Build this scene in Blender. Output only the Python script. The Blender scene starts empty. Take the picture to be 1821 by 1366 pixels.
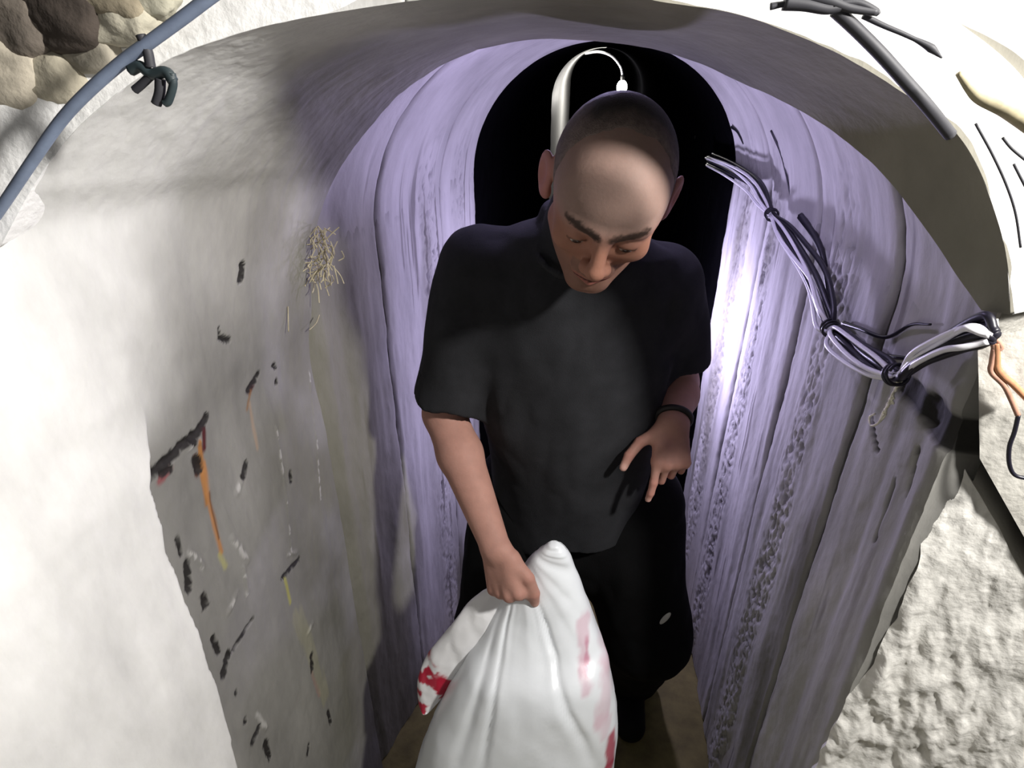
import bpy, math, random
import numpy as np
from mathutils import Vector, Matrix
random.seed(7); np.random.seed(7)
SC = bpy.context.scene
COL = SC.collection
# ------------------------------------------------------------------ camera
H = 1.67; PITCH = math.radians(27); YAW = math.radians(7.6); FPX = 1050.0
cd = bpy.data.cameras.new('camera'); cam = bpy.data.objects.new('camera', cd); COL.objects.link(cam)
cd.sensor_width = 36.0; cd.lens = 36.0 * FPX / 1821.0; cd.clip_start = 0.01
cam.location = (0, 0, H); cam.rotation_euler = (math.pi / 2 - PITCH, 0, YAW)
SC.camera = cam
# ------------------------------------------------------------------ world, exposure, lights
SC.view_settings.view_transform = 'Standard'; SC.view_settings.look = 'None'
SC.view_settings.gamma = 1; SC.view_settings.use_curve_mapping = False
SC.view_settings.exposure = 0.0
w = bpy.data.worlds.new('world'); SC.world = w; w.use_nodes = True
w.node_tree.nodes['Background'].inputs['Color'].default_value = (1, 0.95, 0.85, 1)
w.node_tree.nodes['Background'].inputs['Strength'].default_value = 0.03
def lamp(name, loc, power, col, radius):
    d = bpy.data.lights.new(name, 'POINT'); d.energy = power; d.color = col; d.shadow_soft_size = radius
    o = bpy.data.objects.new(name, d); o.location = loc; COL.objects.link(o); return o
lamp('work_light', (0.80, 0.15, 2.02), 102.0, (1.0, 0.97, 0.93), 0.05)
lamp('vault_light', (0.0, 1.12, 1.742), 3.4, (0.66, 0.57, 1.0), 0.012)
lamp('passage_light', (0.17, 1.68, 1.05), 16.0, (0.70, 0.63, 1.0), 0.03)
lamp('fill_light', (-0.05, -0.05, 1.70), 1.6, (1.0, 0.98, 0.96), 0.02)  # added fill beside the camera to lift the man and arch, source unseen

# ------------------------------------------------------------------ maths helpers
fwv = np.array([-math.sin(YAW) * math.cos(PITCH), math.cos(YAW) * math.cos(PITCH), -math.sin(PITCH)])
rtv = np.array([math.cos(YAW), math.sin(YAW), 0.0]); upv = np.cross(rtv, fwv); CAM = np.array([0, 0, H])
def sight(x, y): return fwv + rtv * (x - 910.5) / FPX + upv * (683 - y) / FPX
def atY(x, y, Y):
    d = sight(x, y); return CAM + d * Y / d[1]
def atX(x, y, X):
    d = sight(x, y); return CAM + d * X / d[0]
def hsh(i, j, k):
    n = (i.astype(np.int64) * 374761393 + j.astype(np.int64) * 668265263 + k.astype(np.int64) * 2147483647 * 3 + 1013904223) & 0xffffffff
    n = ((n ^ (n >> 13)) * 1274126177) & 0xffffffff
    n = ((n ^ (n >> 16)) * 2246822519) & 0xffffffff
    return ((n ^ (n >> 15)) & 0xffff) / 65535.0
def vnoise(P):
    P = np.asarray(P, float); i = np.floor(P).astype(np.int64); f = P - i; f = f * f * (3 - 2 * f)
    r = 0
    for a in (0, 1):
        wa = f[..., 0] if a else 1 - f[..., 0]
        for b in (0, 1):
            wb = f[..., 1] if b else 1 - f[..., 1]
            for c in (0, 1):
                wc = f[..., 2] if c else 1 - f[..., 2]
                r = r + wa * wb * wc * hsh(i[..., 0] + a, i[..., 1] + b, i[..., 2] + c)
    return r * 2 - 1
def fbm(P, o=4):
    P = np.asarray(P, float); s = 0; a = 1.0; t = 0
    for k in range(o):
        s = s + a * vnoise(P * (2.03 ** k) + 17.3 * k); t += a; a *= 0.5
    return s / t
def sstep(a, b, x):
    t = np.clip((x - a) / (b - a), 0, 1); return t * t * (3 - 2 * t)
def seg_dist(U, V, a, b):
    a = np.array(a, float); b = np.array(b, float); d = b - a; L = max(d @ d, 1e-9)
    t = np.clip(((U - a[0]) * d[0] + (V - a[1]) * d[1]) / L, 0, 1)
    return np.hypot(U - a[0] - t * d[0], V - a[1] - t * d[1]), t
def mixc(c, new, wgt): return c + (np.asarray(new, float) - c) * wgt[..., None]

# ------------------------------------------------------------------ mesh helpers
def mk(name, V, F, mat, parent=None, col=None, smooth=True):
    V = np.asarray(V, np.float32).reshape(-1, 3); F = np.asarray(F, np.int32)
    me = bpy.data.meshes.new(name)
    me.vertices.add(len(V)); me.vertices.foreach_set('co', V.ravel())
    n = F.shape[1]
    me.loops.add(F.size); me.loops.foreach_set('vertex_index', F.ravel())
    me.polygons.add(len(F)); me.polygons.foreach_set('loop_start', np.arange(0, F.size, n, dtype=np.int32))
    me.update(calc_edges=True); me.validate()
    me.polygons.foreach_set('use_smooth', np.full(len(me.polygons), smooth)); me.update()
    if col is not None:
        at = me.color_attributes.new('Col', 'FLOAT_COLOR', 'POINT')
        c = np.ones((len(V), 4), np.float32); c[:, :3] = np.asarray(col).reshape(-1, 3); at.data.foreach_set('color', c.ravel())
    me.materials.append(mat)
    o = bpy.data.objects.new(name, me); COL.objects.link(o)
    if parent is not None: o.parent = parent
    return o
def grid_faces(a, b, flip=False, wrap=False):
    i, j = np.meshgrid(np.arange(a - 1), np.arange(b if wrap else b - 1), indexing='ij')
    j2 = (j + 1) % b
    q = np.stack([i * b + j, (i + 1) * b + j, (i + 1) * b + j2, i * b + j2], -1).reshape(-1, 4)
    return q[:, ::-1] if flip else q
def slab(name, G, back, mat, parent=None, col=None, flip=False, skirt=0.7):
    """grid surface G[a,b,3] given thickness: rim walls pushed along the vector(s) back, plus a back face"""
    a, b, _ = G.shape; V = [G.reshape(-1, 3)]; F = [grid_faces(a, b, flip)]
    ring = [i * b for i in range(a)] + [(a - 1) * b + j for j in range(1, b)] + [i * b + b - 1 for i in range(a - 2, -1, -1)] + [j for j in range(b - 2, 0, -1)]
    ring = np.array(ring); n = len(ring); R = G.reshape(-1, 3)[ring]
    bk = np.broadcast_to(np.asarray(back, float), G.shape).reshape(-1, 3)[ring]
    V += [R, R + bk]; o1 = a * b; o2 = o1 + n
    k = np.arange(n); k2 = (k + 1) % n
    q = np.stack([o1 + k, o1 + k2, o2 + k2, o2 + k], -1)
    F.append(q if flip else q[:, ::-1])
    V = np.concatenate(V); F = np.concatenate(F)
    c = None
    if col is not None:
        cc = np.broadcast_to(col, G.shape).reshape(-1, 3); c = np.concatenate([cc, cc[ring], cc[ring] * skirt])
    return mk(name, V, F, mat, parent, c)
def smooth_path(pts, n):
    P = np.array(pts, float); m = len(P)
    Q = np.vstack([2 * P[0] - P[1], P, 2 * P[-1] - P[-2]])
    t = np.linspace(0, m - 1 - 1e-6, n); i = t.astype(int); f = (t - i)[:, None]
    p0, p1, p2, p3 = Q[i], Q[i + 1], Q[i + 2], Q[i + 3]
    return 0.5 * (2 * p1 + (p2 - p0) * f + (2 * p0 - 5 * p1 + 4 * p2 - p3) * f * f + (3 * p1 - p0 - 3 * p2 + p3) * f ** 3)
def arc_resample(P, n):
    d = np.r_[0, np.cumsum(np.linalg.norm(np.diff(P, axis=0), axis=1))]; t = np.linspace(0, d[-1], n)
    return np.stack([np.interp(t, d, P[:, k]) for k in range(3)], -1)
def tube(pts, r, n=60, sides=10, smooth=True):
    C = smooth_path(pts, n) if smooth else arc_resample(np.array(pts, float), n)
    T = np.gradient(C, axis=0); T /= np.linalg.norm(T, axis=1)[:, None] + 1e-12
    N = np.cross(T[0], [0.3, 0.5, 0.8]); N /= np.linalg.norm(N); Ns = [N]
    for k in range(1, n):
        N = N - T[k] * (N @ T[k]); N /= np.linalg.norm(N) + 1e-12; Ns.append(N)
    Ns = np.array(Ns); B = np.cross(T, Ns)
    rr = np.broadcast_to(np.asarray(r, float), (n,))
    a = np.linspace(0, 2 * math.pi, sides, endpoint=False)
    V = C[:, None] + rr[:, None, None] * (Ns[:, None] * np.cos(a)[None, :, None] + B[:, None] * np.sin(a)[None, :, None])
    V = V.reshape(-1, 3); F = grid_faces(n, sides, wrap=True)
    V = np.vstack([V, C[0], C[-1]]); m = len(V); k = np.arange(sides); k2 = (k + 1) % sides
    c0 = np.stack([np.full(sides, m - 2), k, k2, k2], -1); c1 = np.stack([np.full(sides, m - 1), (n - 1) * sides + k2, (n - 1) * sides + k, (n - 1) * sides + k], -1)
    return V, F, c0, c1
def add_tube(name, pts, r, mat, parent=None, n=60, sides=10, smooth=True):
    V, F, c0, c1 = tube(pts, r, n, sides, smooth)
    me = bpy.data.meshes.new(name); faces = [tuple(f) for f in F] + [tuple(f[:3]) for f in c0] + [tuple(f[:3]) for f in c1]
    me.from_pydata([tuple(v) for v in V], [], faces); me.update()
    me.polygons.foreach_set('use_smooth', np.full(len(me.polygons), True)); me.materials.append(mat)
    o = bpy.data.objects.new(name, me); COL.objects.link(o)
    if parent is not None: o.parent = parent
    return o
def joined_tubes(name, list_pts, r, mat, parent=None, n=8, sides=5):
    Vs, Fs, off = [], [], 0
    for p in list_pts:
        V, F, c0, c1 = tube(p, r, n, sides); Vs.append(V); Fs += [tuple(f + off) for f in F] + [tuple(f[:3] + off) for f in c0] + [tuple(f[:3] + off) for f in c1]; off += len(V)
    me = bpy.data.meshes.new(name); me.from_pydata([tuple(v) for v in np.concatenate(Vs)], [], Fs); me.update(); me.materials.append(mat)
    o = bpy.data.objects.new(name, me); COL.objects.link(o)
    if parent is not None: o.parent = parent
    return o
def empty(name, loc=(0, 0, 0), label=None, cat=None, group=None, kind=None):
    o = bpy.data.objects.new(name, None); o.location = loc; COL.objects.link(o); tag(o, label, cat, group, kind); return o
def tag(o, label=None, cat=None, group=None, kind=None):
    if label: o['label'] = label
    if cat: o['category'] = cat
    if group: o['group'] = group
    if kind: o['kind'] = kind
    return o

# ------------------------------------------------------------------ materials
def material(name, color=(0.5, 0.5, 0.5), rough=0.8, vcol=False, mottle=0.25, mscale=14.0, bump=0.0, bscale=120.0, metal=0.0, spec=0.5, stretch=(1, 1, 1), emit=None, coat=0.0, sss=0.0, trans=0.0):
    m = bpy.data.materials.new(name); m.use_nodes = True; nt = m.node_tree; b = nt.nodes['Principled BSDF']
    b.inputs['Roughness'].default_value = rough; b.inputs['Metallic'].default_value = metal
    b.inputs['Specular IOR Level'].default_value = spec; b.inputs['Coat Weight'].default_value = coat
    if sss:
        b.inputs['Subsurface Weight'].default_value = sss; b.inputs['Subsurface Radius'].default_value = (1.0, 0.35, 0.2); b.inputs['Subsurface Scale'].default_value = 0.006
    tc = nt.nodes.new('ShaderNodeTexCoord'); mp = nt.nodes.new('ShaderNodeMapping'); mp.inputs['Scale'].default_value = stretch
    nt.links.new(tc.outputs['Object'], mp.inputs['Vector'])
    nz = nt.nodes.new('ShaderNodeTexNoise'); nz.inputs['Scale'].default_value = mscale; nz.inputs['Detail'].default_value = 7; nz.inputs['Roughness'].default_value = 0.62
    nt.links.new(mp.outputs['Vector'], nz.inputs['Vector'])
    mr = nt.nodes.new('ShaderNodeMapRange'); mr.inputs['From Min'].default_value = 0.25; mr.inputs['From Max'].default_value = 0.75
    mr.inputs['To Min'].default_value = 1 - mottle; mr.inputs['To Max'].default_value = 1 + mottle
    nt.links.new(nz.outputs['Fac'], mr.inputs['Value'])
    mx = nt.nodes.new('ShaderNodeVectorMath'); mx.operation = 'MULTIPLY'
    if vcol:
        at = nt.nodes.new('ShaderNodeVertexColor'); at.layer_name = 'Col'; nt.links.new(at.outputs['Color'], mx.inputs[0])
    else: mx.inputs[0].default_value = color[:3]
    nt.links.new(mr.outputs['Result'], mx.inputs[1]); nt.links.new(mx.outputs['Vector'], b.inputs['Base Color'])
    if bump:
        n2 = nt.nodes.new('ShaderNodeTexNoise'); n2.inputs['Scale'].default_value = bscale; n2.inputs['Detail'].default_value = 6
        nt.links.new(mp.outputs['Vector'], n2.inputs['Vector'])
        bp = nt.nodes.new('ShaderNodeBump'); bp.inputs['Strength'].default_value = bump; bp.inputs['Distance'].default_value = 0.004
        nt.links.new(n2.outputs['Fac'], bp.inputs['Height']); nt.links.new(bp.outputs['Normal'], b.inputs['Normal'])
    if emit:
        b.inputs['Emission Color'].default_value = (*emit[:3], 1); b.inputs['Emission Strength'].default_value = emit[3]
    return m
M = {}
M['concrete'] = material('concrete', vcol=True, rough=0.82, mottle=0.22, mscale=9, bump=0.35, bscale=70, stretch=(1, 1, 0.45))
M['plaster'] = material('plaster', vcol=True, rough=0.85, mottle=0.10, mscale=20, bump=0.5, bscale=90)
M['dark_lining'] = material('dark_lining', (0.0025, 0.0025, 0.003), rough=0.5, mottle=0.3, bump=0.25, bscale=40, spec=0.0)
M['lit_lining'] = material('lit_lining', (0.62, 0.62, 0.60), rough=0.4, mottle=0.8, mscale=24, stretch=(1, 4, 0.05), bump=0.3, bscale=40)  # bulb's light on the far left lining, put into a pale streaked colour
M['stone'] = material('stone', vcol=True, rough=0.95, mottle=0.3, mscale=25, bump=0.8, bscale=60)
M['mud'] = material('mud', (0.16, 0.135, 0.045), rough=0.8, mottle=0.35, mscale=18, bump=0.6, bscale=50)
M['white_cable'] = material('white_cable', (0.88, 0.87, 0.92), rough=0.35, mottle=0.1)
M['black_cable'] = material('black_cable', (0.012, 0.011, 0.02), rough=0.4, mottle=0.2)
M['grey_cable'] = material('grey_cable', (0.035, 0.035, 0.042), rough=0.6, mottle=0.2, mscale=60)
M['blue_pipe'] = material('blue_pipe', (0.22, 0.27, 0.38), rough=0.5, mottle=0.3, mscale=30)
M['teal_plastic'] = material('teal_plastic', (0.03, 0.045, 0.05), rough=0.5, mottle=0.3, mscale=60)
M['orange_cord'] = material('orange_cord', (0.50, 0.24, 0.12), rough=0.7, mottle=0.3, mscale=80)
M['pink_cord'] = material('pink_cord', (0.50, 0.27, 0.19), rough=0.7, mottle=0.3, mscale=80)
M['twine'] = material('twine', (0.82, 0.79, 0.66), rough=0.9, mottle=0.3, mscale=90)
M['straw'] = material('straw', (0.42, 0.37, 0.24), rough=0.9, mottle=0.35, mscale=60)
M['skin'] = material('skin', vcol=True, rough=0.62, mottle=0.12, mscale=28, bump=0.10, bscale=260, sss=0.12, spec=0.22)
M['hair'] = material('hair', vcol=True, rough=0.8, mottle=0.35, mscale=120, bump=0.8, bscale=500)
M['shirt'] = material('shirt', (0.022, 0.0225, 0.0255), rough=0.92, mottle=0.25, mscale=20, bump=0.2, bscale=500, spec=0.2)
M['trousers'] = material('trousers', (0.0055, 0.0055, 0.006), rough=0.95, mottle=0.2, mscale=20, bump=0.2, bscale=300, spec=0.1)
M['boot'] = material('boot', (0.006, 0.006, 0.006), rough=0.8, mottle=0.2, spec=0.2)
M['eye'] = material('eye', vcol=True, rough=0.2, mottle=0.0)
M['band'] = material('band', (0.010, 0.008, 0.007), rough=0.6, mottle=0.2)
M['bag'] = material('bag', vcol=True, rough=0.32, mottle=0.03, mscale=12, bump=0.15, bscale=35, spec=0.5, sss=0.0)
M['white_mark'] = material('white_mark', (0.55, 0.55, 0.52), rough=0.8, mottle=0.1)
M['bulb'] = material('bulb', (1, 1, 1), rough=0.4, mottle=0, emit=(1, 0.97, 0.9, 30))
M['bulb_base'] = material('bulb_base', (0.02, 0.02, 0.02), rough=0.5, mottle=0.1)

# ================================================================== SETTING
wall_left = empty('wall_left', (-0.46, 0.5, 0), kind='structure')
wall_right = empty('wall_right', (0.41, 0.7, 0), kind='structure')
wall_front = empty('wall_front', (0, 0.6, 0), kind='structure')
ceiling = empty('ceiling', (0, 0.9, 1.7), kind='structure')
def under(o, parent):
    o.parent = parent; o.matrix_parent_inverse = Matrix.Translation(-Vector(parent.location)); return o

GREY = np.array([0.20, 0.195, 0.18]); WHITE = np.array([0.70, 0.695, 0.675]); OLIVE = np.array([0.13, 0.125, 0.085])
# ---- rim (front edge of the near arch) and lip (its inner end), left floor -> crown -> right spring
rim_px = [(0, 440, .43), (60, 330, .45), (130, 235, .465), (210, 165, .48), (300, 105, .495), (420, 60, .51), (560, 28, .525), (720, 3, .54), (900, -15, .55), (1050, -14, .56), (1180, 2, .57), (1300, 22, .58), (1400, 55, .588), (1500, 100, .592), (1590, 150, .596), (1680, 215, .6), (1735, 290, .6), (1770, 380, .6), (1790, 460, .6), (1797, 560, .6)]
lip_px = [(552, 640, .9), (555, 540, .9), (560, 430, .9), (590, 330, .9), (640, 250, .9), (700, 180, .9), (780, 120, .9), (850, 88, .9), (950, 70, .9), (1050, 73, .9), (1150, 85, .88), (1230, 108, .85), (1330, 150, .8), (1440, 205, .75), (1510, 255, .71), (1570, 310, .68), (1640, 400, .65), (1700, 490, .63), (1745, 552, .615)]
rimP = np.array([atY(*p) for p in rim_px]); lipP = np.array([atY(*p) for p in lip_px])
NA = 150
rimC = arc_resample(smooth_path(rimP, 300), NA); lipC = arc_resample(smooth_path(lipP, 300), NA)

# ---- marks on the left wall, as segments in wall coordinates (depth Y, height z)
def wl(x, y): p = atX(x, y, -0.455); return (p[1], p[2])
pits = [((430, 475), (430, 496), .0045), ((405, 585), (408, 602), .002), ((408, 602), (425, 606), .003), ((400, 748), (380, 785), .0055), ((378, 780), (360, 795), .006), ((352, 808), (315, 848), .006), ((346, 838), (332, 848), .004), ((486, 668), (474, 696), .004), ((512, 652), (516, 656), .003), ((520, 678), (520, 684), .003), ((470, 828), (466, 850), .004), ((540, 842), (541, 858), .003), ((360, 962), (366, 990), .0022), ((373, 1005), (377, 1055), .0035), ((398, 1065), (401, 1082), .0045), ((555, 998), (530, 1030), .0035), ((415, 1138), (424, 1165), .003), ((480, 1105), (446, 1165), .0025), ((440, 1168), (434, 1205), .005), ((576, 1168), (578, 1195), .004), ((455, 1235), (455, 1239), .003), ((604, 1268), (608, 1290), .003), ((492, 1300), (484, 1322), .005), ((504, 1328), (512, 1350), .005), ((574, 1328), (572, 1345), .003), ((470, 1283), (471, 1288), .003), ((388, 820), (394, 838), .005)]
rusts = [((392, 790), (408, 900), .0055, (0.30, 0.13, 0.03), .95), ((400, 830), (428, 985), .0065, (0.36, 0.16, 0.05), .9), ((412, 880), (425, 960), .003, (0.10, 0.035, 0.01), .8), ((397, 750), (402, 800), .006, (0.06, 0.006, 0.008), 1), ((484, 676), (476, 700), .005, (0.06, 0.008, 0.008), 1), ((478, 700), (474, 730), .004, (0.22, 0.11, 0.04), .7), ((478, 720), (490, 800), .005, (0.36, 0.24, 0.15), .5), ((348, 836), (330, 860), .006, (0.22, 0.02, 0.03), .7), ((577, 1172), (577, 1196), .0045, (0.13, 0.006, 0.006), 1), ((578, 1200), (590, 1240), .007, (0.30, 0.14, 0.12), .45), ((425, 990), (434, 1012), .006, (0.40, 0.38, 0.10), .5), ((533, 1030), (543, 1075), .0045, (0.42, 0.40, 0.05), .6), ((555, 1100), (600, 1240), .02, (0.26, 0.25, 0.16), .5), ((387, 815), (392, 845), .006, (0.10, 0.03, 0.01), .9)]
chips = [((440, 1090), (452, 1060), .006), ((380, 985), (398, 1010), .006), ((445, 960), (470, 1000), .006), ((462, 1010), (470, 1060), .004), ((465, 850), (455, 880), .006), ((490, 1275), (505, 1300), .006), ((570, 1130), (578, 1110), .005), ((538, 990), (552, 985), .004), ((372, 798), (392, 790), .005), ((575, 660), (590, 890), .002), ((520, 760), (545, 1000), .002)]

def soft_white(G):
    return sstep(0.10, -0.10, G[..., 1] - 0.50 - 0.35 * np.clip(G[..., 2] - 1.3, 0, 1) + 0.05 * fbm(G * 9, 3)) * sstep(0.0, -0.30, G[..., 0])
# ---- near left: arch ring + wall down to the floor as one continuous skin, split into ceiling and wall
front_ext = [(-0.50, 0.10, 0.0), (-0.50, 0.12, 0.4), (-0.50, 0.14, 0.8), (-0.497, 0.17, 1.10), (-0.492, 0.24, 1.30), (-0.485, 0.33, 1.43)]
back_ext = [(-0.475, .9, 0.0), (-0.475, .9, 0.4), (-0.475, .9, 0.8), (-0.474, .9, 1.05)]
Rl = smooth_path(np.vstack([front_ext, rimP[:8]]), 400); Ll = smooth_path(np.vstack([back_ext, lipP[:8]]), 400)
NS = 520; Rl = arc_resample(Rl, NS); Ll = arc_resample(Ll, NS)
# match by height below the spring, by arc length above
def by_height(C, n1, n2, zs):
    k = int(np.argmax(C[:, 2] > zs)); lo = C[:k + 1]; hi = C[k:]
    zz = np.linspace(0, zs, n1); A = np.stack([np.interp(zz, lo[:, 2], lo[:, 0]), np.interp(zz, lo[:, 2], lo[:, 1]), zz], -1)
    return np.vstack([A, arc_resample(hi, n2 + 1)[1:]])
n1, n2 = 430, 130
Rb = by_height(Rl, n1, n2, 1.40); Lb = by_height(Ll, n1, n2, 1.40)
NT = 260
t = np.linspace(0, 1, NT)[:, None, None]
G = Rb[None] * (1 - t) + Lb[None] * t
cen = np.array([-0.03, 0, 1.40])
Nin = np.stack([cen[0] - G[..., 0], np.zeros(G.shape[:2]), np.minimum(0, cen[2] - G[..., 2])], -1)
low = sstep(1.40, 1.25, G[..., 2]); Nin[..., 2] *= (1 - low); Nin /= np.linalg.norm(Nin, axis=-1)[..., None]
Yw, Zw = G[..., 1], G[..., 2]
e_pts = np.array([wl(288, 735), wl(300, 800), wl(305, 870), wl(335, 985), wl(372, 1100), wl(400, 1190), wl(432, 1290), wl(450, 1366)])
zz = e_pts[::-1, 1]; edgeY = np.interp(Zw, zz, e_pts[::-1, 0]) + 0.004 * fbm(np.stack([Zw * 30, Zw * 0, Zw * 0], -1), 3)
near = sstep(0.0025, -0.0025, Yw - edgeY); topf = sstep(1.36, 1.27, Zw)
soft = soft_white(G)
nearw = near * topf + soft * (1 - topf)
disp = 0.004 * fbm(G * 7, 4) + 0.0012 * fbm(G * np.array([60, 60, 25]), 3)
disp = disp + 0.011 * near * topf
streak = fbm(np.stack([G[..., 1] * 60, G[..., 0] * 4, G[..., 2] * 4], -1), 4)
disp = disp + 0.0012 * streak
ARCH = np.array([0.30, 0.285, 0.235]); col = mixc(np.broadcast_to(ARCH * .8, G.shape).copy(), GREY * 1.45, sstep(0.0, -0.15, G[..., 0])); col = mixc(col, GREY, sstep(1.5, 1.3, Zw))
col = col * (1 + 0.25 * fbm(G * np.array([6, 12, 4]), 4))[..., None]
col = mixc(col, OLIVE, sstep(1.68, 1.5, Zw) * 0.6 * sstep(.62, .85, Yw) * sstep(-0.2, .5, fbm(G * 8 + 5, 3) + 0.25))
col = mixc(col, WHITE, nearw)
for (a, b, wd) in chips:
    d, _ = seg_dist(Yw, Zw, wl(*a), wl(*b)); k = sstep(wd * 1.2, wd * .3, d + 0.002 * fbm(G * 120, 2)); col = mixc(col, (0.42, 0.41, 0.39), k * .8 * (0.5 + 0.5 * np.sign(fbm(G * 90, 2)))); disp = disp + 0.002 * k
for (a, b, wd, c, s) in rusts:
    d, tt = seg_dist(Yw, Zw, wl(*a), wl(*b)); k = sstep(wd * 1.1, wd * .35, d + wd * 0.5 * fbm(np.stack([Yw * 160, Zw * 18, Zw * 0], -1), 2)); col = mixc(col, c, k * s)
for (a, b, wd) in pits:
    d, _ = seg_dist(Yw, Zw, wl(*a), wl(*b)); wd = wd * 1.5; dn = d + wd * .5 * fbm(G * 150, 2); disp = disp - 0.005 * sstep(wd * .9, wd * .3, dn); col = mixc(col, (0.006, 0.004, 0.004), sstep(wd * 1.15, wd * .8, dn) * .98)
# scraped ridges on the arch
for (a, b) in [((430, 280), (590, 165)), ((300, 470), (335, 400)), ((270, 600), (290, 520)), ((590, 165), (690, 100))]:
    pa, pb = atX(*a, -0.46), atX(*b, -0.46)
disp = disp * sstep(NS + 0, NS - 40, np.arange(G.shape[1]) + (NS - G.shape[1] + 1))[None]
G = G + Nin * disp[..., None]
sp = n1
out = np.array([-0.06, 0, 0.03])
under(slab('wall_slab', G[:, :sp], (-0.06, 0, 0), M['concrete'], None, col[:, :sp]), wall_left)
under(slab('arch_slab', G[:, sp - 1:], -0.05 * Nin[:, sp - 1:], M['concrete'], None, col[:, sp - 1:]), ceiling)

# ---- near arch, crown to right spring
Rr = arc_resample(smooth_path(rimP[7:], 300), 220); Lr = arc_resample(smooth_path(lipP[7:], 300), 220)
t = np.linspace(0, 1, 70)[:, None, None]; G = Rr[None] * (1 - t) + Lr[None] * t
G = G + np.array([0, 0, 1.0]) * (0.0025 * fbm(G * 12, 4) * sstep(0, 40, np.arange(220))[None])[..., None]
col = mixc(np.broadcast_to(ARCH * .8, G.shape).copy(), GREY * 1.45, sstep(0.0, -0.15, G[..., 0])) * (1 + 0.25 * fbm(G * np.array([6, 12, 4]), 4))[..., None]
col = mixc(col, WHITE, soft_white(G))
bk = np.stack([0.05 * sstep(0.1, 0.38, G[..., 0]), 0 * G[..., 0], 0.05 - 0.03 * sstep(0.3, 0.4, G[..., 0])], -1)
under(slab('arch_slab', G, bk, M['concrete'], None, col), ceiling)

# ---- middle and deep rings: each ring one panel left, one over the vault, one right
def profile(Y, nw, nv):
    Xl = np.interp(Y, [.6, .89, .95, 1.15, 1.5, 1.9, 7], [-.53, -.505, -.475, -.425, -.385, -.365, -.36])
    Xr = np.interp(Y, [.6, 1.2, 1.9, 7], [.415, .412, .402, .39])
    zc = np.interp(Y, [.6, 1.9, 4, 9], [1.778, 1.772, 1.86, 2.08]); lift = np.interp(Y, [1.9, 4, 9], [0, 0.09, 0.31])
    zs = 1.40 + lift; cx = (Xl + Xr) / 2; a = (Xr - Xl) / 2; h = zc - zs
    z1 = np.linspace(lift, zs, nw); th = np.linspace(math.pi, 0, nv + 2)[1:-1]; n = 2.1
    vx = cx + a * np.sign(np.cos(th)) * np.abs(np.cos(th)) ** (2 / n); vz = zs + h * np.abs(np.sin(th)) ** (2 / n)
    X = np.r_[np.full(nw, Xl), vx, np.full(nw, Xr)]; Z = np.r_[z1, vz, z1[::-1]]
    return np.stack([X, np.full(len(X), Y), Z], -1)
CRACKS_AND_SHADE = [((1592, 684), (1645, 730), .019), ((1645, 730), (1720, 815), .024), ((1620, 800), (1600, 880), .003), ((1580, 850), (1545, 960), .003), ((1540, 740), (1548, 800), .004), ((1690, 765), (1665, 850), .004), ((1665, 850), (1640, 900), .003)]  # wide strokes paint the diagonal shadow band near-black; thin ones are cracks
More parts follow.
